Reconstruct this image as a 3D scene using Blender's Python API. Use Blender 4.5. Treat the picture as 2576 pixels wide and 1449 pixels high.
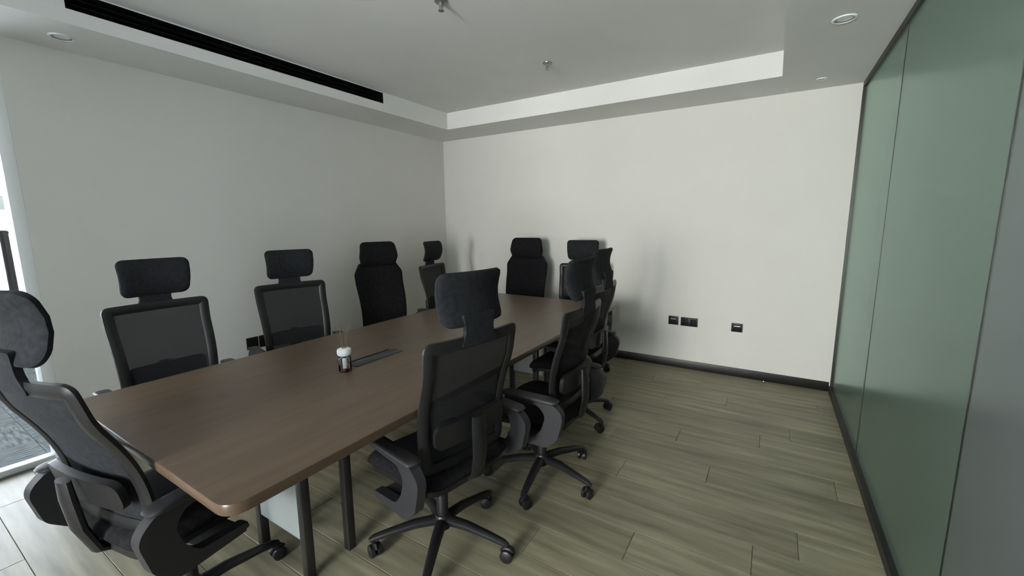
import bpy, bmesh, math, random
from mathutils import Vector, Matrix
random.seed(7)
for o in list(bpy.data.objects): bpy.data.objects.remove(o)
S = bpy.context.scene
COL = S.collection

# ------------------------------------------------------------------ camera
cam_d = bpy.data.cameras.new('camera'); cam = bpy.data.objects.new('camera', cam_d); COL.objects.link(cam)
F_PX, YAW, PITCH, ROLL = 1056.35, 0.5538, -0.1527, -0.0087
cam_d.sensor_width = 36.0; cam_d.lens = 36.0 * F_PX / 2576.0; cam_d.clip_start = 0.05
f = Vector((-math.sin(YAW)*math.cos(PITCH), math.cos(YAW)*math.cos(PITCH), math.sin(PITCH)))
r = Vector((math.cos(YAW), math.sin(YAW), 0)); u = r.cross(f)
cr, sr_ = math.cos(ROLL), math.sin(ROLL)
rr, uu = cr*r + sr_*u, -sr_*r + cr*u
m = Matrix(((rr.x, uu.x, -f.x, 3.6364), (rr.y, uu.y, -f.y, -4.256), (rr.z, uu.z, -f.z, 1.42), (0, 0, 0, 1)))
cam.matrix_world = m
S.camera = cam

# ------------------------------------------------------------------ world, lights, exposure
W_ROOM, H_SOF, H_CEIL = 4.1385, 2.446, 2.618
Y_END, Y_BACK = -3.64, -6.6          # wall A stops at Y_END; the room goes on to Y_BACK
world = bpy.data.worlds.new('daylight'); S.world = world; world.use_nodes = True
bg = world.node_tree.nodes['Background']; bg.inputs[0].default_value = (0.86, 0.91, 1.0, 1); bg.inputs[1].default_value = 12.5

def area_light(name, loc, direction, sx, sy, energy, color, portal=False):
    d = bpy.data.lights.new(name, 'AREA'); d.shape = 'RECTANGLE'; d.size = sx; d.size_y = sy
    d.energy = energy; d.color = color
    o = bpy.data.objects.new(name, d); COL.objects.link(o); o.location = loc
    o.rotation_euler = Vector(direction).to_track_quat('-Z', 'Z').to_euler()
    if portal: d.cycles.is_portal = True
    return o
area_light('window_daylight_portal', (-2.93, -4.2, 1.25), (1, 0, 0), 4.8, 2.2, 1, (1, 1, 1), True)
area_light('rear_window_daylight', (2.85, Y_BACK - 3.0, 1.40), (0, 1, 0), 1.1, 1.6, 330, (1.0, 0.945, 0.85))
area_light('pane_fill_light', (W_ROOM + 0.9, -0.55, 2.6), (0, 0, -1), 0.6, 0.6, 85, (0.85, 1.0, 0.97))  # added fill behind the frosted screen, brightens the pane beside the end wall
S.view_settings.view_transform = 'Standard'; S.view_settings.look = 'None'
S.view_settings.gamma = 1.0; S.view_settings.use_curve_mapping = False
S.view_settings.exposure = 0.40

# ------------------------------------------------------------------ materials
def srgb(r_, g, b):
    c = lambda x: x/12.92 if x <= 0.04045 else ((x+0.055)/1.055)**2.4
    return (c(r_/255), c(g/255), c(b/255), 1)
def mat(name, col, rough=0.5, spec=0.5, metal=0.0, coat=0.0):
    mt = bpy.data.materials.new(name); mt.use_nodes = True
    b = mt.node_tree.nodes['Principled BSDF']
    b.inputs['Base Color'].default_value = col; b.inputs['Roughness'].default_value = rough
    b.inputs['Specular IOR Level'].default_value = spec; b.inputs['Metallic'].default_value = metal
    b.inputs['Coat Weight'].default_value = coat
    return mt
def noise_col(mt, c1, c2, scale=(1, 1, 1), nscale=5.0, detail=4, rand=0.0, bump=0.0, lo=0.35, hi=0.65):
    nt = mt.node_tree; N = nt.nodes; L = nt.links; b = N['Principled BSDF']
    tc = N.new('ShaderNodeTexCoord'); mp = N.new('ShaderNodeMapping'); mp.inputs['Scale'].default_value = scale
    ns = N.new('ShaderNodeTexNoise'); ns.inputs['Scale'].default_value = nscale; ns.inputs['Detail'].default_value = detail
    rp = N.new('ShaderNodeValToRGB'); rp.color_ramp.elements[0].position = lo; rp.color_ramp.elements[1].position = hi
    rp.color_ramp.elements[0].color = c1; rp.color_ramp.elements[1].color = c2
    L.new(tc.outputs['Object'], mp.inputs[0]); L.new(ns.outputs['Fac'], rp.inputs[0])
    if rand:
        oi = N.new('ShaderNodeObjectInfo'); ml = N.new('ShaderNodeMath'); ml.operation = 'MULTIPLY'; ml.inputs[1].default_value = 37.0
        cb = N.new('ShaderNodeCombineXYZ'); ad = N.new('ShaderNodeVectorMath'); ad.operation = 'ADD'
        L.new(oi.outputs['Random'], ml.inputs[0]); L.new(ml.outputs[0], cb.inputs[0]); L.new(ml.outputs[0], cb.inputs[1])
        L.new(mp.outputs[0], ad.inputs[0]); L.new(cb.outputs[0], ad.inputs[1]); L.new(ad.outputs[0], ns.inputs['Vector'])
        hs = N.new('ShaderNodeHueSaturation'); mr = N.new('ShaderNodeMapRange')
        mr.inputs[3].default_value = 1 - rand; mr.inputs[4].default_value = 1 + rand
        L.new(oi.outputs['Random'], mr.inputs[0]); L.new(mr.outputs[0], hs.inputs['Value']); L.new(rp.outputs[0], hs.inputs['Color'])
        L.new(hs.outputs[0], b.inputs['Base Color'])
    else:
        L.new(mp.outputs[0], ns.inputs['Vector']); L.new(rp.outputs[0], b.inputs['Base Color'])
    if bump:
        bp = N.new('ShaderNodeBump'); bp.inputs['Strength'].default_value = bump; bp.inputs['Distance'].default_value = 0.002
        L.new(ns.outputs['Fac'], bp.inputs['Height']); L.new(bp.outputs[0], b.inputs['Normal'])
    return mt
M = {}
M['wall'] = noise_col(mat('wall_paint', srgb(216, 214, 202), 0.75, 0.3), srgb(213, 212, 205), srgb(215, 214, 207), nscale=3)
M['ceiling'] = noise_col(mat('ceiling_paint', srgb(222, 222, 218), 0.8, 0.25), srgb(219, 220, 216), srgb(224, 224, 220), nscale=2)
M['plank'] = noise_col(mat('oak_vinyl', srgb(170, 160, 130), 0.38, 0.4), srgb(112, 107, 87), srgb(162, 156, 132), (1.1, 11, 1), 1.9, 4, 0.12, 0.08, 0.28, 0.74)
M['subfloor'] = mat('subfloor', srgb(52, 48, 40), 0.9)
M['black_trim'] = mat('black_trim', srgb(22, 21, 21), 0.4, 0.4)
M['white_frame'] = mat('white_frame', srgb(232, 236, 236), 0.35, 0.5)
M['grey_frame'] = mat('grey_frame', srgb(170, 174, 174), 0.4, 0.5)
M['carpet'] = noise_col(mat('carpet', srgb(92, 96, 98), 0.95, 0.1), srgb(70, 75, 78), srgb(112, 117, 118), (1, 6, 1), 9, 5, 0.10, 0.4)
M['table'] = noise_col(mat('walnut_laminate', srgb(100, 80, 64), 0.33, 0.42), srgb(88, 73, 59), srgb(104, 87, 71), (9, 0.9, 1), 3.0, 5, 0, 0.02, 0.28, 0.72)
M['table_edge'] = mat('walnut_edge_band', srgb(84, 68, 54), 0.3, 0.5)
M['steel_dark'] = mat('dark_steel', srgb(46, 45, 45), 0.35, 0.5, 0.3)
M['panel_grey'] = mat('light_grey_panel', srgb(128, 136, 136), 0.4, 0.5)
M['plastic'] = mat('black_nylon', srgb(25, 25, 26), 0.42, 0.4)
M['plastic_soft'] = mat('black_soft_plastic', srgb(40, 40, 42), 0.5, 0.4)
M['fabric'] = noise_col(mat('black_fabric', srgb(24, 24, 26), 0.9, 0.15), srgb(19, 19, 21), srgb(31, 31, 33), nscale=60, bump=0.25)
M['head_fabric'] = noise_col(mat('head_fabric', srgb(30, 32, 35), 0.85, 0.2), srgb(25, 27, 30), srgb(36, 38, 41), nscale=60, bump=0.25)
M['chrome'] = mat('chrome', (0.75, 0.75, 0.75, 1), 0.12, 0.5, 1.0)
M['socket'] = mat('socket_black', srgb(18, 19, 21), 0.45, 0.35)
M['socket_in'] = mat('socket_inset', srgb(12, 13, 14), 0.6, 0.25)
M['silver'] = mat('socket_silver', srgb(190, 190, 188), 0.3, 0.5, 0.4)
M['slot'] = mat('slot_black', srgb(9, 9, 10), 0.7, 0.2)
M['lens'] = mat('downlight_lens', srgb(215, 216, 212), 0.5, 0.3)
M['white_cap'] = mat('white_cap', srgb(238, 246, 242), 0.35, 0.5)
M['fitting'] = mat('fitting_metal', srgb(140, 140, 138), 0.3, 0.5, 0.6)
M['reed'] = mat('reed', srgb(110, 100, 84), 0.8, 0.2)
M['flap'] = mat('flap_grey', srgb(62, 63, 64), 0.35, 0.5, 0.2)
M['facade'] = mat('outside_render', srgb(225, 230, 232), 0.8)
M['facade_dark'] = mat('outside_band', srgb(130, 142, 150), 0.7)
M['teal'] = mat('teal_laminate', srgb(90, 130, 130), 0.5)
M['blind'] = mat('blind_white', srgb(225, 230, 232), 0.6)

def glass_mat(name, tint, gloss=0.08, rough=0.02):
    mt = bpy.data.materials.new(name); mt.use_nodes = True; nt = mt.node_tree; N = nt.nodes; L = nt.links
    N.remove(N['Principled BSDF']); out = N['Material Output']
    t = N.new('ShaderNodeBsdfTransparent'); t.inputs[0].default_value = tint
    g = N.new('ShaderNodeBsdfGlossy'); g.inputs['Roughness'].default_value = rough
    fr = N.new('ShaderNodeFresnel'); fr.inputs[0].default_value = 1.45
    mx = N.new('ShaderNodeMixShader'); L.new(fr.outputs[0], mx.inputs[0]); L.new(t.outputs[0], mx.inputs[1]); L.new(g.outputs[0], mx.inputs[2])
    L.new(mx.outputs[0], out.inputs[0]); return mt
M['glass'] = glass_mat('clear_glass', (0.96, 0.97, 0.97, 1))
M['bottle_glass'] = glass_mat('bottle_glass', (0.92, 0.92, 0.92, 1))
M['liquid'] = mat('red_liquid', srgb(126, 34, 26), 0.15, 0.5)

def frosted(name, col, trans):
    # frosted film on glass: part of the light passes, part is scattered back, the face keeps a soft sheen
    mt = bpy.data.materials.new(name); mt.use_nodes = True; nt = mt.node_tree; N = nt.nodes; L = nt.links
    N.remove(N['Principled BSDF']); out = N['Material Output']
    d = N.new('ShaderNodeBsdfDiffuse'); d.inputs[0].default_value = col
    t = N.new('ShaderNodeBsdfTranslucent'); t.inputs[0].default_value = col
    g = N.new('ShaderNodeBsdfGlossy'); g.inputs['Roughness'].default_value = 0.24; g.inputs[0].default_value = (0.8, 0.95, 0.9, 1)
    m1 = N.new('ShaderNodeMixShader'); m1.inputs[0].default_value = trans
    L.new(d.outputs[0], m1.inputs[1]); L.new(t.outputs[0], m1.inputs[2])
    fr = N.new('ShaderNodeFresnel'); fr.inputs[0].default_value = 1.42
    m2 = N.new('ShaderNodeMixShader'); L.new(fr.outputs[0], m2.inputs[0]); L.new(m1.outputs[0], m2.inputs[1]); L.new(g.outputs[0], m2.inputs[2])
    L.new(m2.outputs[0], out.inputs[0]); return mt
M['frost_a'] = frosted('frosted_green_glass', srgb(116, 134, 121), 0.35)
M['frost_b'] = frosted('frosted_grey_glass', srgb(124, 129, 128), 0.35)

def mesh_mat():
    mt = mat('chair_mesh', srgb(32, 33, 35), 0.8, 0.2); nt = mt.node_tree; N = nt.nodes; L = nt.links
    t = N.new('ShaderNodeBsdfTransparent'); mx = N.new('ShaderNodeMixShader'); mx.inputs[0].default_value = 0.70
    L.new(t.outputs[0], mx.inputs[1]); L.new(N['Principled BSDF'].outputs[0], mx.inputs[2]); L.new(mx.outputs[0], N['Material Output'].inputs[0])
    return mt
M['mesh'] = mesh_mat()

# ------------------------------------------------------------------ mesh helpers
def finish(name, bm, mt, parent=None, smooth=True, ang=38):
    bmesh.ops.recalc_face_normals(bm, faces=bm.faces)
    if smooth:
        for fc in bm.faces: fc.smooth = True
        for e in bm.edges:
            if len(e.link_faces) == 2 and e.calc_face_angle(0) > math.radians(ang): e.smooth = False
    me = bpy.data.meshes.new(name); bm.to_mesh(me); bm.free()
    o = bpy.data.objects.new(name, me); COL.objects.link(o); me.materials.append(M[mt])
    if parent: o.parent = parent
    return o
def box(bm, x0, x1, y0, y1, z0, z1, bev=0.0, seg=2):
    g = bmesh.ops.create_cube(bm, size=1.0)
    for v in g['verts']:
        v.co = Vector(((x0+x1)/2 + v.co.x*(x1-x0), (y0+y1)/2 + v.co.y*(y1-y0), (z0+z1)/2 + v.co.z*(z1-z0)))
    if bev:
        es = set(e for v in g['verts'] for e in v.link_edges)
        bmesh.ops.bevel(bm, geom=list(es), offset=bev, segments=seg, affect='EDGES', profile=0.5)
def boxes(name, mt, parent, lst, bev=0.0, smooth=True):
    bm = bmesh.new()
    for b in lst: box(bm, *b, bev=bev)
    return finish(name, bm, mt, parent, smooth)
def lathe(bm, prof, n=24, c=(0, 0, 0), axis='Z'):
    rings = []
    for (rad, z) in prof:
        ring = []
        for i in range(n):
            a = 2*math.pi*i/n; p = Vector((rad*math.cos(a), rad*math.sin(a), z))
            if axis == 'Y': p = Vector((p.x, p.z, p.y))
            if axis == 'X': p = Vector((p.z, p.x, p.y))
            ring.append(bm.verts.new(p + Vector(c)))
        rings.append(ring)
    for a, b in zip(rings, rings[1:]):
        for i in range(n): bm.faces.new((a[i], a[(i+1) % n], b[(i+1) % n], b[i]))
    if prof[0][0] > 1e-5: bm.faces.new(rings[0])
    if prof[-1][0] > 1e-5: bm.faces.new(rings[-1])
    bmesh.ops.remove_doubles(bm, verts=[v for rg in (rings[0], rings[-1]) for v in rg], dist=1e-6)
def round_poly(pts, radii, seg=6):
    out = []; n = len(pts)
    for i in range(n):
        p = Vector(pts[i]); a = (Vector(pts[i-1]) - p); b = (Vector(pts[(i+1) % n]) - p)
        rad = radii[i] if isinstance(radii, (list, tuple)) else radii
        if rad <= 0: out.append(p); continue
        half = a.angle(b)/2; d = min(rad/math.tan(half), a.length*0.49, b.length*0.49)
        p0 = p + a.normalized()*d; p1 = p + b.normalized()*d
        for k in range(seg+1):
            t = k/seg; out.append((1-t)**2*p0 + 2*t*(1-t)*p + t*t*p1)
    return out
def densify(pts, step=0.03):
    out = []
    for i, p in enumerate(pts):
        q = pts[(i+1) % len(pts)]; n = max(1, int((q-p).length/step))
        for k in range(n): out.append(p.lerp(q, k/n))
    return out
def nrm(surf, a, b, e=1e-3):
    return (surf(a+e, b) - surf(a-e, b)).cross(surf(a, b+e) - surf(a, b-e)).normalized()
def panel(bm, outline, surf, tf, tb, prof=None, rings=(0.0, 0.3, 0.55, 0.75, 0.88, 0.96, 1.0), xf=None):
    """a cushion or sheet: the outline (2-D) laid on surf(a,b), tf in front and tb behind along the normal"""
    prof = prof or (lambda s: 1.0)
    c = sum(outline, Vector((0, 0)))/len(outline); n = len(outline)
    def layer(sign, th):
        L = []
        for s in rings:
            ring = []
            for p in ([c] if s == 0 else [c + (p-c)*s for p in outline]):
                P = surf(p.x, p.y) + nrm(surf, p.x, p.y)*sign*th*prof(s)
                ring.append(bm.verts.new(xf(P) if xf else P))
            L.append(ring)
        for A, B in zip(L, L[1:]):
            for i in range(n):
                j = (i+1) % n
                if len(A) == 1: bm.faces.new((A[0], B[i], B[j]))
                else: bm.faces.new((A[i], B[i], B[j], A[j]))
        return L[-1]
    A = layer(1, tf); B = layer(-1, tb)
    if prof(1.0) > 1e-6:
        for i in range(n): bm.faces.new((A[i], A[(i+1) % n], B[(i+1) % n], B[i]))
    else: bmesh.ops.remove_doubles(bm, verts=A+B, dist=1e-5)
def frame_loop(bm, outline, surf, wid, th, xf=None):
    """a rounded bar following the outline on the surface"""
    n = len(outline); rings = []
    c = sum(outline, Vector((0, 0)))/n
    for i, p in enumerate(outline):
        t = (outline[(i+1) % n] - outline[i-1]).normalized(); o = Vector((t.y, -t.x))
        if o.dot(p-c) < 0: o = -o
        nn = nrm(surf, p.x, p.y); ring = []
        for k in range(8):
            a = 2*math.pi*k/8 + math.pi/8
            q = p - o*wid*0.5 + o*(0.56*wid*math.cos(a))
            P = surf(q.x, q.y) + nn*(0.56*th*math.sin(a)); ring.append(bm.verts.new(xf(P) if xf else P))
        rings.append(ring)
    for i in range(n):
        A, B = rings[i], rings[(i+1) % n]
        for k in range(8): bm.faces.new((A[k], A[(k+1) % 8], B[(k+1) % 8], B[k]))
def tube(bm, pts, rads, n=10, xf=None, flat=1.0):
    """tapered tube through pts; flat scales the section's second axis"""
    rings = []
    for i, p in enumerate(pts):
        t = (pts[min(i+1, len(pts)-1)] - pts[max(i-1, 0)]).normalized()
        up = Vector((0, 1, 0)) if abs(t.y) < 0.9 else Vector((1, 0, 0))
        a = t.cross(up).normalized(); b = a.cross(t).normalized(); ring = []
        for k in range(n):
            g = 2*math.pi*k/n; P = p + a*math.cos(g)*rads[i]*flat + b*math.sin(g)*rads[i]
            ring.append(bm.verts.new(xf(P) if xf else P))
        rings.append(ring)
    for A, B in zip(rings, rings[1:]):
        for k in range(n): bm.faces.new((A[k], A[(k+1) % n], B[(k+1) % n], B[k]))
    bm.faces.new(rings[0]); bm.faces.new(rings[-1])
def extrude_xz(bm, pts, y0, y1, bev=0.004):
    A = [bm.verts.new((p.x, y0, p.y)) for p in pts]; B = [bm.verts.new((p.x, y1, p.y)) for p in pts]
    fa = bm.faces.new(A); fb = bm.faces.new(B[::-1])
    for i in range(len(pts)): bm.faces.new((A[i], B[i], B[(i+1) % len(pts)], A[(i+1) % len(pts)]))
    if bev:
        es = list(fa.edges) + list(fb.edges)
        bmesh.ops.bevel(bm, geom=es, offset=bev, segments=2, affect='EDGES')
def empty(name, loc=(0, 0, 0), rz=0.0):
    o = bpy.data.objects.new(name, None); COL.objects.link(o); o.location = loc; o.rotation_euler = (0, 0, rz)
    o.empty_display_size = 0.1; return o
def tag(o, label=None, cat=None, group=None, kind=None):
    if label: o['label'] = label
    if cat: o['category'] = cat
    if group: o['group'] = group
    if kind: o['kind'] = kind
    return o
def copy_tree(o, parent=None):
    c = o.copy(); COL.objects.link(c); c.parent = parent
    for ch in list(o.children): copy_tree(ch, c)
    return c
def struct(o, label, cat): return tag(o, label, cat, kind='structure')

# ------------------------------------------------------------------ the room shell
T = 0.14
X_OUT = -3.0                      # outer glazing of the space beyond the clear screen
floor = struct(boxes('floor', 'subfloor', None, [(0, W_ROOM, Y_BACK, 0, -0.12, -0.010)]), 'pale oak vinyl plank floor of the meeting room', 'floor')
PW, PL = 0.19, 1.22
cache = {}
def plank_mesh(l, w):
    k = (round(l, 3), round(w, 3))
    if k not in cache:
        bm = bmesh.new(); box(bm, -l/2, l/2, -w/2, w/2, -0.010, 0.0)
        for e in [e for e in bm.edges if all(v.co.z > -0.001 for v in e.verts)]: e.select = True
        bmesh.ops.bevel(bm, geom=[e for e in bm.edges if e.select], offset=0.0018, segments=1, affect='EDGES')
        me = bpy.data.meshes.new('plank'); bm.to_mesh(me); bm.free(); me.materials.append(M['plank']); cache[k] = me
    return cache[k]
y = 0.0; row = 0
while y > Y_BACK + 1e-4:
    w = min(PW, y - Y_BACK); x = -[0.0, 0.47, 0.86, 0.24, 0.68, 1.05][row % 6]
    while x < W_ROOM:
        a, b = max(x, 0), min(x + PL, W_ROOM)
        if b - a > 0.03:
            o = bpy.data.objects.new('plank', plank_mesh(b-a-0.0012, w-0.0012)); COL.objects.link(o)
            o.parent = floor; o.location = ((a+b)/2, y - w/2, 0)
        x += PL
    y -= w; row += 1

wl = struct(boxes('wall_left', 'wall', None, [(-T, 0, Y_END, 0, 0, H_CEIL+.1)]), 'long plain off-white wall behind the row of chairs', 'wall')
wf = struct(boxes('wall_far', 'wall', None, [(-T, W_ROOM+.1, 0, T, 0, H_CEIL+.1)]), 'off-white end wall carrying three black socket plates', 'wall')
bx0, bx1, bz0, bz1 = 2.00, 3.70, 0.30, 2.30
wb = struct(boxes('wall_back', 'wall', None, [(-T, bx0, Y_BACK-T, Y_BACK, 0, H_CEIL+.1), (bx1, W_ROOM+.1, Y_BACK-T, Y_BACK, 0, H_CEIL+.1),
      (bx0, bx1, Y_BACK-T, Y_BACK, 0, bz0), (bx0, bx1, Y_BACK-T, Y_BACK, bz1, H_CEIL+.1)]), 'off-white rear wall with a window behind the viewer', 'wall')
struct(boxes('baseboard_far', 'black_trim', None, [(0.0, W_ROOM-0.012, -0.012, 0, 0, 0.080)], bev=0.002), 'black skirting along the off-white end wall', 'baseboard')
struct(boxes('baseboard_left', 'black_trim', None, [(0, 0.012, Y_END+0.002, -0.012, 0, 0.080)], bev=0.002), 'black skirting along the long off-white wall', 'baseboard')
wn = struct(boxes('window_2', 'white_frame', None, [(bx0, bx0+.05, Y_BACK-.1, Y_BACK-.04, bz0, bz1), (bx1-.05, bx1, Y_BACK-.1, Y_BACK-.04, bz0, bz1),
      (bx0, bx1, Y_BACK-.1, Y_BACK-.04, bz0, bz0+.05), (bx0, bx1, Y_BACK-.1, Y_BACK-.04, bz1-.05, bz1), (2.92, 2.97, Y_BACK-.1, Y_BACK-.04, bz0, bz1)]), 'white framed rear window behind the viewer', 'window')
for a, b in ((bx0+.05, 2.92), (2.97, bx1-.05)):
    boxes('window_pane', 'glass', wn, [(a, b, Y_BACK-.075, Y_BACK-.068, bz0+.05, bz1-.05)])

# ceiling: a raised field inside dropped bulkheads
ceil = struct(boxes('ceiling', 'ceiling', None, [(-T, W_ROOM+.1, Y_BACK-T, T, H_CEIL, H_CEIL+.1)]), 'white tray ceiling with dropped edges around a raised field', 'ceiling')
SA, SB, SR = 0.500, 0.507, 0.527
SY0, SY1, SZ0, SZ1 = -3.465, -1.402, 2.519, 2.612
boxes('bulkhead', 'ceiling', ceil, [(0, SA, Y_BACK, -SB, H_SOF, SZ0), (0, SA, Y_BACK, SY0, SZ0, H_CEIL), (0, SA, SY1, -SB, SZ0, H_CEIL),
      (0, SA, SY0, SY1, SZ1, H_CEIL), (0, 0.30, SY0, SY1, SZ0, SZ1)])
boxes('bulkhead', 'ceiling', ceil, [(0, W_ROOM, -SB, 0, H_SOF, H_CEIL)])
boxes('bulkhead', 'ceiling', ceil, [(W_ROOM-SR, W_ROOM, Y_BACK, -SB, H_SOF, H_CEIL)])
boxes('bulkhead', 'ceiling', ceil, [(SA, W_ROOM-SR, Y_BACK, Y_BACK+0.5, H_SOF, H_CEIL)])

# ------------------------------------------------------------------ frosted glass screen on the right
GZ0, GZ1 = 0.05, H_SOF-0.035
wr = struct(boxes('wall_right', 'black_trim', None, [(W_ROOM-.012, W_ROOM+.05, Y_BACK, -.012, 0, GZ0), (W_ROOM, W_ROOM+.05, Y_BACK, 0, -.12, 0), (W_ROOM-.004, W_ROOM+.05, Y_BACK, 0, GZ1, H_SOF),
      (W_ROOM-.004, W_ROOM+.05, -0.022, 0, GZ0, GZ1)]), 'frosted green glass partition in thin black channels', 'partition')
ys = [-0.022, -1.215, -2.60, -3.85, -5.10, Y_BACK]
for i, (a, b) in enumerate(zip(ys, ys[1:])):
    p = boxes('glass_pane', 'frost_a' if i < 2 else 'frost_b', wr, [(W_ROOM+.012, W_ROOM+.024, b+.004, a-.004, GZ0, GZ1)])
    if i == 2: p['label'] = 'greyer frosted glass pane'
for yy in ys[1:-1]:
    boxes('pane_joint', 'black_trim', wr, [(W_ROOM+.010, W_ROOM+.026, yy-.004, yy+.004, GZ0, GZ1)])
# the corridor behind it
cor = struct(boxes('floor_corridor', 'carpet', None, [(W_ROOM+.05, W_ROOM+1.7, Y_BACK, T, -0.12, 0)]), 'grey carpeted corridor floor behind the frosted glass', 'floor')
struct(boxes('wall_corridor', 'wall', None, [(W_ROOM+1.7, W_ROOM+1.8, Y_BACK-T, T, 0, H_CEIL+.1), (W_ROOM+.1, W_ROOM+1.7, 0, T, 0, H_CEIL+.1), (W_ROOM+.1, W_ROOM+1.7, Y_BACK-T, Y_BACK, 0, H_CEIL+.1)]), 'plain corridor wall behind the frosted glass', 'wall')
struct(boxes('ceiling_corridor', 'ceiling', None, [(W_ROOM+.1, W_ROOM+1.8, Y_BACK-T, T, H_CEIL, H_CEIL+.1), (W_ROOM+.0, W_ROOM+.1, Y_BACK, 0, H_SOF, H_CEIL)]), 'plain corridor ceiling behind the frosted glass', 'ceiling')

# ------------------------------------------------------------------ clear glass screen at the left and the space beyond
JW = 0.055
w1 = struct(boxes('window_1', 'white_frame', None, [(-T, 0.0, Y_END-JW, Y_END, 0, H_SOF), (-.10, -.04, -5.15, -5.10, 0, H_SOF), (-.10, -.04, Y_BACK, Y_BACK+.05, 0, H_SOF),
      (-.10, -.04, Y_BACK, Y_END-JW, H_SOF-.05, H_SOF), (-.10, -.03, Y_BACK, Y_END-JW, 0, 0.035)], bev=0.002), 'white framed floor to ceiling clear glass screen', 'window')
for a, b in ((Y_END-JW, -5.10), (-5.15, Y_BACK+.05)):
    boxes('glass_pane', 'glass', w1, [(-.074, -.066, b, a, 0.035, H_SOF-.05)])
fl2 = struct(boxes('floor_beyond', 'subfloor', None, [(X_OUT-.1, 0, Y_BACK-T, T, -0.12, -0.008)]), 'grey carpet tile floor beyond the clear glass screen', 'floor')
tm = {}
nx, ny = 6, 14
for i in range(nx):
    for j in range(ny):
        x0, y0 = -0.01 - 0.5*(i+1), -6.7 + 0.5*j
        if y0 < Y_BACK-.05 or y0 > -2.4: continue
        if 'm' not in tm:
            bm = bmesh.new(); box(bm, -.249, .249, -.249, .249, -.008, 0, bev=0.0015, seg=1)
            me = bpy.data.meshes.new('carpet_tile'); bm.to_mesh(me); bm.free(); me.materials.append(M['carpet']); tm['m'] = me
        o = bpy.data.objects.new('carpet_tile', tm['m']); COL.objects.link(o); o.parent = fl2
        o.location = (x0+.25, y0+.25, 0); o.rotation_euler = (0, 0, math.pi/2*((i+j) % 2))
struct(boxes('ceiling_beyond', 'ceiling', None, [(X_OUT-.1, -T, Y_BACK-T, T, H_SOF+.05, H_SOF+.2), (-T, 0, Y_BACK, Y_END, H_SOF, H_CEIL+.1)]), 'white ceiling beyond the clear glass screen', 'ceiling')
struct(boxes('wall_beyond', 'wall', None, [(X_OUT-.1, -T, -1.8, -1.7, 0, H_SOF+.1), (X_OUT-.1, -T, Y_BACK-T, Y_BACK, 0, H_SOF+.1)]), 'white side walls beyond the clear glass screen', 'wall')
fr = [(X_OUT-.06, X_OUT, Y_BACK, -1.8, 0, 0.10), (X_OUT-.06, X_OUT, Y_BACK, -1.8, H_SOF-.05, H_SOF+.05)]
for yy in (-6.6, -5.6, -4.6, -3.66, -2.95, -1.85): fr.append((X_OUT-.06, X_OUT, yy, yy+.05, 0, H_SOF))
for zz, th in ((0.42, .05), (1.60, .14)): fr.append((X_OUT-.06, X_OUT, Y_BACK, -1.8, zz, zz+th))
w3 = struct(boxes('window_3', 'white_frame', None, fr, bev=0.003), 'white gridded outer window letting in bright daylight', 'window')

by = [-6.6, -5.6, -4.6, -3.66, -2.95, -1.85]
for a, b in zip(by, by[1:]):
    for z0, z1 in ((.10, .42), (.47, 1.60), (1.74, H_SOF-.05)):
        boxes('window_pane', 'glass', w3, [(X_OUT-.034, X_OUT-.028, a+.05, b, z0, z1)])
# a half-lowered slatted blind and a slim dark post by that window
bl = tag(empty('slatted_blind', (X_OUT+.05, -3.28, H_SOF)), 'white slatted blind half lowered over the bright outer window', 'blind')
boxes('head_rail', 'blind', bl, [(-.02, .02, -.31, .31, -.03, .04)], bev=.003)
for k in range(9):
    boxes('slat', 'facade_dark', bl, [(-.018, .018, -.30, .30, -.062-.042*k, -.058-.042*k)])
for yy in (-.2, .2): boxes('cord', 'blind', bl, [(-.001, .001, yy-.001, yy+.001, -.40, -.03)])
sp = tag(empty('slim_post', (X_OUT+.10, -3.325, 0)), 'slim dark post standing on the carpet by the outer window', 'post')
bm = bmesh.new(); lathe(bm, [(0, .012), (.034, .012), (.034, 1.36), (0, 1.36)], 16); finish('shaft', bm, 'steel_dark', sp)
bm = bmesh.new(); lathe(bm, [(0, 0), (.11, 0), (.11, .008), (.036, .014), (0, .014)], 24); finish('base_plate', bm, 'steel_dark', sp)
bm = bmesh.new(); lathe(bm, [(0, 1.36), (.038, 1.36), (.038, 1.385), (.026, 1.395), (0, 1.395)], 16); finish('cap', bm, 'steel_dark', sp)

# ------------------------------------------------------------------ table
TX0, TX1, TY0, TY1, TZ = 1.360, 2.575, -3.845, -0.890, 0.75
tcx = (TX0+TX1)/2
tb = tag(empty('conference_table', (tcx, (TY0+TY1)/2, 0)), 'long walnut-brown conference table in the middle of the room', 'table')
hx, hy = (TX1-TX0)/2, (TY1-TY0)/2
def slab(bm, hx, hy, rad, z0, z1, bev):
    o = round_poly([Vector((-hx, -hy)), Vector((hx, -hy)), Vector((hx, hy)), Vector((-hx, hy))], rad, 8)
    A = [bm.verts.new((p.x, p.y, z0)) for p in o]; B = [bm.verts.new((p.x, p.y, z1)) for p in o]
    fb = bm.faces.new(A[::-1]); ft = bm.faces.new(B)
    for i in range(len(o)): bm.faces.new((A[i], A[(i+1) % len(o)], B[(i+1) % len(o)], B[i]))
    if bev: bmesh.ops.bevel(bm, geom=list(ft.edges)+list(fb.edges), offset=bev, segments=2, affect='EDGES')
bm = bmesh.new(); slab(bm, hx-.002, hy-.002, .058, TZ-.030, TZ, .0015); finish('table_top', bm, 'table', tb)
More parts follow.
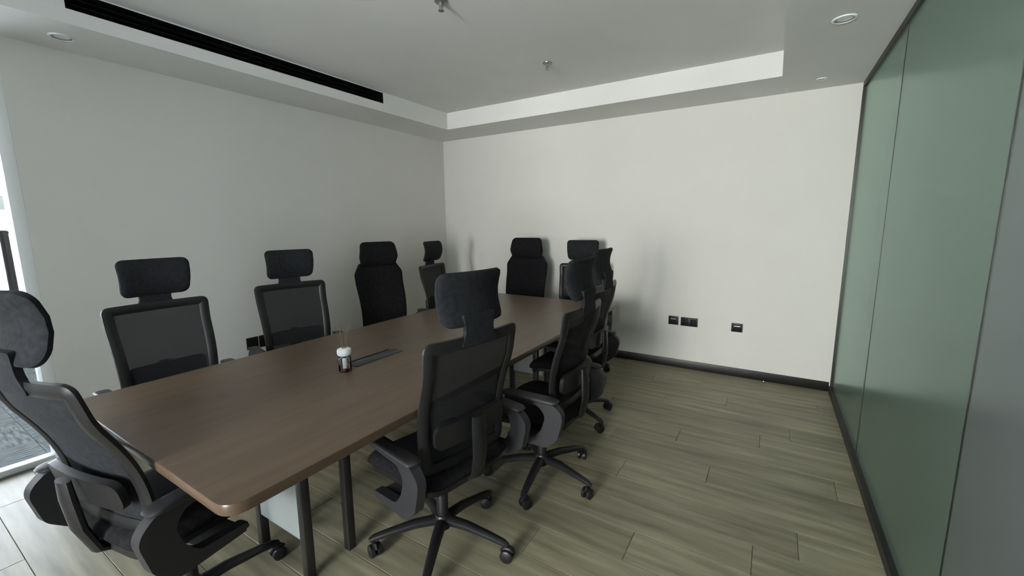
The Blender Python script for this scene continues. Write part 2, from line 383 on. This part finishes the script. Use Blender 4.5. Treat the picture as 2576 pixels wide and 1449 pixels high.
# edge band: a thin ring around the slab
bm = bmesh.new()
def ring_prof(bm, hx, hy, rad, sec):
    rings = []
    for off, z in sec:
        o = round_poly([Vector((-hx-off, -hy-off)), Vector((hx+off, -hy-off)), Vector((hx+off, hy+off)), Vector((-hx-off, hy+off))], rad+off, 8)
        rings.append([bm.verts.new((p.x, p.y, z)) for p in o])
    n = len(rings[0])
    for A, B in zip(rings, rings[1:]+rings[:1]):
        for i in range(n): bm.faces.new((A[i], A[(i+1) % n], B[(i+1) % n], B[i]))
ring_prof(bm, hx-.002, hy-.002, .058, [(0, TZ-.0305), (.0015, TZ-.0305), (.003, TZ-.028), (.003, TZ-.004), (.0015, TZ-.0005), (0, TZ-.0005)])
finish('edge_band', bm, 'table_edge', tb)
bm = bmesh.new()
for sx in (-1, 1): box(bm, sx*0.36-.02, sx*0.36+.02, -hy+.22, hy-.22, TZ-.060, TZ-.031)
for yy in (-hy+.30, -hy+.62, 0, hy-.62, hy-.30): box(bm, -.36, .36, yy-.02, yy+.02, TZ-.058, TZ-.031)
finish('under_frame', bm, 'steel_dark', tb)
def pedestal(yf, s):
    # yf: local y of the outer face; s: direction inwards
    p = boxes('pedestal_panel', 'panel_grey', tb, [(-.150, .150, min(yf, yf+s*.02), max(yf, yf+s*.02), .17, TZ-.07)], bev=.002)
    p['label'] = 'light grey pedestal panel'
    for px in (-.168, .168):
        for py in (yf+s*.012, yf+s*.205):
            boxes('post', 'steel_dark', tb, [(px-.018, px+.018, py-.018, py+.018, 0, TZ-.05)], bev=.003)
pedestal(-3.420-(TY0+TY1)/2, 1); pedestal(-1.28-(TY0+TY1)/2, -1)
fc = (1.950-tcx, -2.865-(TY0+TY1)/2)
bm = bmesh.new(); box(bm, fc[0]-.044, fc[0]+.044, fc[1]-.15, fc[1]+.15, TZ-.01, TZ+.004, bev=.003)
fl = finish('power_flap', bm, 'flap', tb); fl['label'] = 'dark grey flush power box lid'
boxes('flap_slot', 'slot', fl, [(fc[0]-.040, fc[0]-.028, fc[1]-.12, fc[1]+.12, TZ+.0035, TZ+.0046)])

# ------------------------------------------------------------------ reed diffuser
rd = tag(empty('reed_diffuser', (1.987, -3.070, TZ), math.radians(144)), 'small reed diffuser with a white cap and red base on the table', 'diffuser')
bm = bmesh.new(); lathe(bm, [(0, .0), (.027, .0), (.029, .003), (.029, .062), (.024, .070), (.018, .073), (.018, .082), (.0165, .082), (.0165, .073), (.0225, .068), (.0270, .061), (.0270, .004), (0, .003)], 28)
finish('bottle', bm, 'bottle_glass', rd)
bm = bmesh.new(); lathe(bm, [(0, .0035), (.0262, .0035), (.0265, .016), (0, .016)], 24)
q = finish('liquid', bm, 'liquid', rd); q['label'] = 'red liquid'
bm = bmesh.new(); lathe(bm, [(.008, .075), (.026, .074), (.031, .080), (.032, .092), (.030, .103), (.022, .108), (.008, .108), (.008, .075)], 28)
finish('cap', bm, 'white_cap', rd)
boxes('label_card', 'white_cap', rd, [(-.0262, -.0252, -.009, .009, .018, .066)])
for k, (dx, dy) in enumerate(((-.030, .012), (.026, .018), (.004, -.030), (.018, -.018), (-.014, .030))):
    bm = bmesh.new(); d = Vector((dx, dy, .20)); tube(bm, [Vector((0, 0, .02)) - Vector((dx, dy, 0))*.4, Vector((dx, dy, .215))], [.0015, .0015], 6)
    finish('reed', bm, 'reed', rd)

# ------------------------------------------------------------------ office chairs (origin on the floor under the column, facing +x)
def smoothstep(t): t = max(0, min(1, t)); return t*t*(3-2*t)
def make_chair(kind, recline=0.0, spin=0.0, name='office_chair'):
    root = empty(name)
    piv = Vector((-.13, 0, .46)); RM = Matrix.Rotation(-recline, 3, 'Y')
    xf = (lambda P: piv + RM @ (P - piv)) if recline else None
    # ---- base: hub, five legs, five castors
    bm = bmesh.new(); lathe(bm, [(0, .075), (.034, .075), (.040, .085), (.040, .125), (.032, .140), (0, .140)], 20)
    base = finish('base', bm, 'plastic', root)
    bm = bmesh.new()
    tube(bm, [Vector((.02, 0, .112)), Vector((.12, 0, .110)), Vector((.24, 0, .090)), Vector((.295, 0, .078)), Vector((.316, 0, .070))], [.026, .023, .019, .017, .012], 10, flat=0.85)
    leg0 = finish('base_leg', bm, 'plastic', base)
    bm = bmesh.new()
    for s in (-1, 1):
        lathe(bm, [(0, s*.006), (.022, s*.006), (.028, s*.009), (.028, s*.022), (.022, s*.026), (0, s*.026)], 18, (.012, 0, .028), 'Y')
    tube(bm, [Vector((.0, 0, .030)), Vector((0, 0, .072))], [.007, .007], 8)
    tube(bm, [Vector((-.016, 0, .040)), Vector((.0, 0, .054)), Vector((.022, 0, .056)), Vector((.038, 0, .044))], [.006, .010, .010, .006], 8)
    cas0 = finish('castor', bm, 'plastic', base)
    for k in range(5):
        a = 2*math.pi*k/5 + 0.22 + math.radians(spin)
        lg = leg0 if k == 0 else leg0.copy(); cs = cas0 if k == 0 else cas0.copy()
        if k: COL.objects.link(lg); COL.objects.link(cs)
        lg.rotation_euler = (0, 0, a)
        cs.location = (.300*math.cos(a), .300*math.sin(a), 0); cs.rotation_euler = (0, 0, a*1.7+k*1.3)
    # ---- column
    bm = bmesh.new(); lathe(bm, [(0, .13), (.026, .13), (.026, .24), (.024, .245), (0, .245)], 18); gl = finish('gas_lift', bm, 'plastic', root)
    bm = bmesh.new(); lathe(bm, [(0, .24), (.0145, .24), (.0145, .385), (0, .385)], 16); pr = finish('piston', bm, 'chrome', gl); pr['label'] = 'chrome piston'
    # ---- mechanism with lever
    bm = bmesh.new(); box(bm, -.13, .10, -.075, .075, .350, .398, bev=.012); mc = finish('mechanism', bm, 'plastic', root)
    bm = bmesh.new(); tube(bm, [Vector((.03, -.07, .372)), Vector((.03, -.20, .368)), Vector((.03, -.26, .360))], [.005, .005, .011], 8); finish('lever', bm, 'plastic', mc)
    # ---- seat
    out = densify(round_poly([Vector((-.225, -.225)), Vector((.25, -.25)), Vector((.25, .25)), Vector((-.225, .225))], [.09, .10, .10, .09], 6), .05)
    def sseat(a, b): return Vector((a, b, .435 + .10*b*b - .055*max(0, (a-.10)/.15)**2 + .012*max(0, (-a-.1)/.12)))
    bm = bmesh.new(); panel(bm, out, sseat, .042, .030, lambda s: max(0, 1-s**7)**.5); finish('seat', bm, 'fabric', root)
    bm = bmesh.new(); panel(bm, [p*.93 for p in out], lambda a, b: sseat(a, b) - Vector((0, 0, .034)), .010, .012); finish('seat_pan', bm, 'plastic', root)
    # ---- armrests
    prof = round_poly([Vector(p) for p in ((.05, .592), (-.215, .592), (-.268, .545), (-.240, .425), (-.180, .368), (.03, .368), (.035, .396), (-.120, .410), (-.155, .455), (-.178, .525), (-.140, .568), (.05, .578))],
                      [.006, .06, .06, .06, .05, .01, .01, .05, .05, .05, .04, .006], 7)
    for s in ((-1, 1) if kind == 'mesh' else ()):
        bm = bmesh.new(); a, b = sorted((s*.268, s*.305)); extrude_xz(bm, prof, a, b, .006)
        a, b = sorted((s*.06, s*.275)); box(bm, -.105, .015, a, b, .374, .396, bev=.004)
        ar = finish('armrest', bm, 'plastic_soft', root)
        po = densify(round_poly([Vector((-.235, -.032)), Vector((.07, -.032)), Vector((.07, .032)), Vector((-.235, .032))], .03, 4), .05)
        bm = bmesh.new(); panel(bm, po, lambda p, q: Vector((p, s*.286+q, .598)), .012, .010, lambda t: max(0, 1-t**8)**.5); finish('arm_pad', bm, 'plastic_soft', ar)
    # ---- back
    def sback(a, b):      # a across (y), b up (z)
        t = (b-.48)/.54
        return Vector((-.185 - .075*t + .030*math.sin(math.pi*min(max(t/.75, 0), 1)) + .42*a*a, a, b))
    spine = [Vector((-.09, 0, .372)), Vector((-.17, 0, .385)), Vector((-.235, 0, .43)), Vector((-.252, 0, .52)), Vector((-.250, 0, .62)), Vector((-.245, 0, .68))]
    bm = bmesh.new(); tube(bm, spine, [.030, .032, .034, .036, .036, .030], 10, xf, .45); finish('back_support', bm, 'plastic', root)
    if kind == 'mesh':
        out = densify(round_poly([Vector((-.215, .475)), Vector((.215, .475)), Vector((.238, 1.012)), Vector((-.238, 1.012))], [.06, .06, .035, .035], 6), .035)
        bm = bmesh.new(); frame_loop(bm, out, sback, .044, .024, xf); finish('back_frame', bm, 'plastic', root)
        cc = sum(out, Vector((0, 0)))/len(out)
        bm = bmesh.new(); panel(bm, [cc + (p-cc)*.955 for p in out], sback, .002, .002, xf=xf); finish('mesh_back', bm, 'mesh', root)
        lo = densify(round_poly([Vector((-.18, .585)), Vector((.18, .585)), Vector((.18, .680)), Vector((-.18, .680))], .035, 5), .04)
        bm = bmesh.new(); panel(bm, lo, lambda a, b: sback(a, b) - Vector((.034, 0, 0)), .010, .010, xf=xf); finish('lumbar_support', bm, 'plastic', root)
        def shead(a, b):
            t = (b-1.055)/.19
            return Vector((-.232 - .030*(2*t-1)**2 + .010*t + .95*a*a, a, b))
        ho = densify(round_poly([Vector((-.150, 1.052)), Vector((.150, 1.052)), Vector((.160, 1.246)), Vector((-.160, 1.246))], [.040, .040, .032, .032], 6), .035)
        bm = bmesh.new(); panel(bm, ho, shead, .017, .016, lambda s: .35+.65*max(0, 1-s**6)**.5, xf=xf); hd = finish('headrest', bm, 'head_fabric', root)
        no = densify(round_poly([Vector((-.090, .975)), Vector((.090, .975)), Vector((.068, 1.03)), Vector((.080, 1.095)), Vector((-.080, 1.095)), Vector((-.068, 1.03))], [.01, .01, .05, .01, .01, .05], 4), .04)
        bm = bmesh.new(); panel(bm, no, lambda a, b: Vector((-.262 + .4*a*a, a, b)), .009, .009, xf=xf); finish('neck_bracket', bm, 'head_fabric', hd)
    else:
        out = densify(round_poly([Vector(p) for p in ((-.215, .475), (.215, .475), (.235, .985), (.178, 1.075), (-.178, 1.075), (-.235, .985))], [.06, .06, .06, .03, .03, .06], 6), .035)
        bm = bmesh.new(); panel(bm, out, sback, .026, .018, lambda s: .25+.75*max(0, 1-s**8)**.5, xf=xf); finish('backrest', bm, 'fabric', root)
        def shead(a, b):
            t = (b-1.03)/.23
            return Vector((-.238 - .028*(2*t-1)**2 + .008*t + .60*a*a, a, b))
        ho = densify(round_poly([Vector(p) for p in ((-.165, 1.045), (.165, 1.045), (.188, 1.13), (.165, 1.262), (-.165, 1.262), (-.188, 1.13))], [.04, .04, .06, .05, .05, .06], 6), .035)
        bm = bmesh.new(); panel(bm, ho, shead, .030, .018, lambda s: .25+.75*max(0, 1-s**5)**.5, xf=xf); finish('headrest', bm, 'fabric', root)
    return root

proto = {}
def place(kind, x, y, deg, label, recline=0.0, spin=0.0):
    key = (kind, recline, spin)
    if key not in proto: o = proto[key] = make_chair(kind, recline, spin)
    else: o = copy_tree(proto[key])
    o.location = (x, y, 0); o.rotation_euler = (0, 0, math.radians(deg))
    tag(o, label, 'chair', 'office chairs around the conference table'); return o
# along the off-white long wall
place('mesh', 1.030, -3.350, 0, 'black mesh office chair by the long wall, next to the clear glass screen')
place('mesh', 0.950, -2.600, -12, 'black mesh office chair in front of the dark long-wall sockets')
place('padded', 0.800, -1.680, -13, 'black padded high-back chair between two mesh chairs along the long wall')
place('mesh', 0.920, -1.000, 10, 'black mesh office chair nearest the corner where the two plain walls meet')
# at the far end
place('padded', 1.410, -0.520, -82, 'black padded high-back chair at the table end by the end wall')
place('mesh', 2.075, -0.520, -78, 'black mesh office chair at the table end by the end wall')
# along the glass side
place('mesh', 2.465, -2.970, 170, 'black mesh office chair on the glass side, beside the reed diffuser', spin=-28.6)
place('mesh', 2.615, -2.300, 180, 'black mesh office chair in the middle of the row on the glass side', spin=15.4)
place('mesh', 2.450, -1.520, 180, 'black mesh office chair on the glass side, nearest the end wall')
# at the near end
nc = place('mesh', 1.915, -3.725, 100, 'black office chair leaning back at the table end away from the end wall', math.radians(8), -22.6)
for ch in nc.children:                       # this seat is set a little higher on its column
    if ch.name.split('.')[0] not in ('base', 'gas_lift'): ch.location.z = 0.045
    if ch.name.startswith('mesh_back'): ch.data.materials[0] = M['head_fabric']
    if ch.name.startswith('gas_lift'):
        for g in ch.children: g.location.z = 0.03

# ------------------------------------------------------------------ sockets
def socket(name, cx, cz, w, h, side, label, bar):
    o = empty(name, (cx, 0, cz) if side == 'far' else (0, cx, cz), 0 if side == 'far' else math.pi/2)
    tag(o, label, 'socket', 'black wall sockets')
    boxes('face_plate', 'socket', o, [(-w/2, w/2, -.010, 0, -h/2, h/2)], bev=.003)
    n = 2 if w > .12 else 1
    for k in range(n):
        ox = (k-(n-1)/2)*w/n
        q = boxes('socket_insert', 'socket_in', o, [(ox-w/n*.36, ox+w/n*.36, -.0125, -.008, -h*.36, h*.36)], bev=.001)
        if bar: boxes('silver_bar', 'silver', q, [(ox-w*.28, ox+w*.28, -.0140, -.0120, h*.14, h*.22)])
    return o
socket('wall_socket', 2.866, .468, .092, .084, 'far', 'black square wall socket with a silver bar beside the double plate', True)
socket('double_wall_socket', 3.010, .466, .152, .084, 'far', 'plain black double-width wall socket plate on the end wall', False)
socket('wall_socket', 3.418, .461, .092, .080, 'far', 'black square wall socket with a silver bar standing alone near the glass', True)
socket('wall_socket', -2.508, .450, .092, .100, 'left', 'dark square wall socket on the long wall, farther from the corner', False)
socket('wall_socket', -2.405, .450, .092, .100, 'left', 'dark square wall socket on the long wall, nearer the corner, half behind a chair', False)

# ------------------------------------------------------------------ slot diffuser in the left bulkhead
sd = tag(empty('slot_air_diffuser', (SA, (SY0+SY1)/2, (SZ0+SZ1)/2)), 'long black slot air diffuser set in the ceiling bulkhead', 'air vent')
hl, hh = (SY1-SY0)/2, (SZ1-SZ0)/2
boxes('duct_back', 'slot', sd, [(-.195, -.188, -hl+.002, hl-.002, -hh+.001, hh-.001)])
boxes('duct_lining', 'slot', sd, [(-.19, -.002, -hl+.001, hl-.001, -hh+.0005, -hh+.003), (-.19, -.002, -hl+.001, hl-.001, hh-.003, hh-.0005),
      (-.19, -.002, -hl+.0005, -hl+.003, -hh, hh), (-.19, -.002, hl-.003, hl-.0005, -hh, hh)])
for zz in (-.016, .016): boxes('blade', 'slot', sd, [(-.05, -.012, -hl+.003, hl-.003, zz-.002, zz+.002)])
boxes('rim', 'white_frame', sd, [(-.002, .003, -hl, hl, hh-.001, hh+.004)])

# ------------------------------------------------------------------ ceiling fittings
def downlight(x, y, rad, label, rot=0):
    o = tag(empty('downlight', (x, y, H_SOF)), label, 'ceiling light', 'recessed downlights')
    bm = bmesh.new(); lathe(bm, [(rad*.74, -.001), (rad*.80, -.006), (rad*.96, -.005), (rad, -.001), (rad, 0), (rad*.74, 0), (rad*.74, -.001)], 32); finish('trim_ring', bm, 'white_frame', o)
    bm = bmesh.new(); lathe(bm, [(0, -.0005), (rad*.55, -.0005), (rad*.74, -.0035), (rad*.74, -.0001), (0, -.0001)], 28); finish('lens', bm, 'fitting', o)
    return o
downlight(.256, -3.436, .055, 'round recessed downlight in the ceiling edge above the long wall')
downlight(3.870, -1.356, .055, 'round recessed downlight in the ceiling edge above the frosted glass')
downlight(3.857, -.281, .032, 'small round ceiling fitting in the corner above the end wall and frosted glass')
def sprinkler(x, y, label):
    o = tag(empty('sprinkler_head', (x, y, H_CEIL)), label, 'sprinkler', 'ceiling sprinkler heads')
    bm = bmesh.new(); lathe(bm, [(0, 0), (.036, 0), (.034, -.006), (.018, -.010), (0, -.010)], 24); finish('escutcheon', bm, 'fitting', o)
    bm = bmesh.new(); lathe(bm, [(0, -.010), (.011, -.010), (.011, -.026), (.006, -.028), (.006, -.044), (0, -.044)], 16); finish('body', bm, 'fitting', o)
    for s in (-1, 1):
        bm = bmesh.new(); tube(bm, [Vector((s*.010, 0, -.024)), Vector((s*.013, 0, -.036)), Vector((s*.004, 0, -.046))], [.002]*3, 6); finish('yoke_arm', bm, 'fitting', o)
    bm = bmesh.new(); lathe(bm, [(0, -.046), (.016, -.046), (.016, -.049), (0, -.049)], 20); finish('deflector', bm, 'fitting', o)
sprinkler(2.089, -1.217, 'small silver sprinkler head on the raised ceiling, closer to the end wall')
sprinkler(2.007, -2.330, 'small silver sprinkler head on the raised ceiling, farther from the end wall')
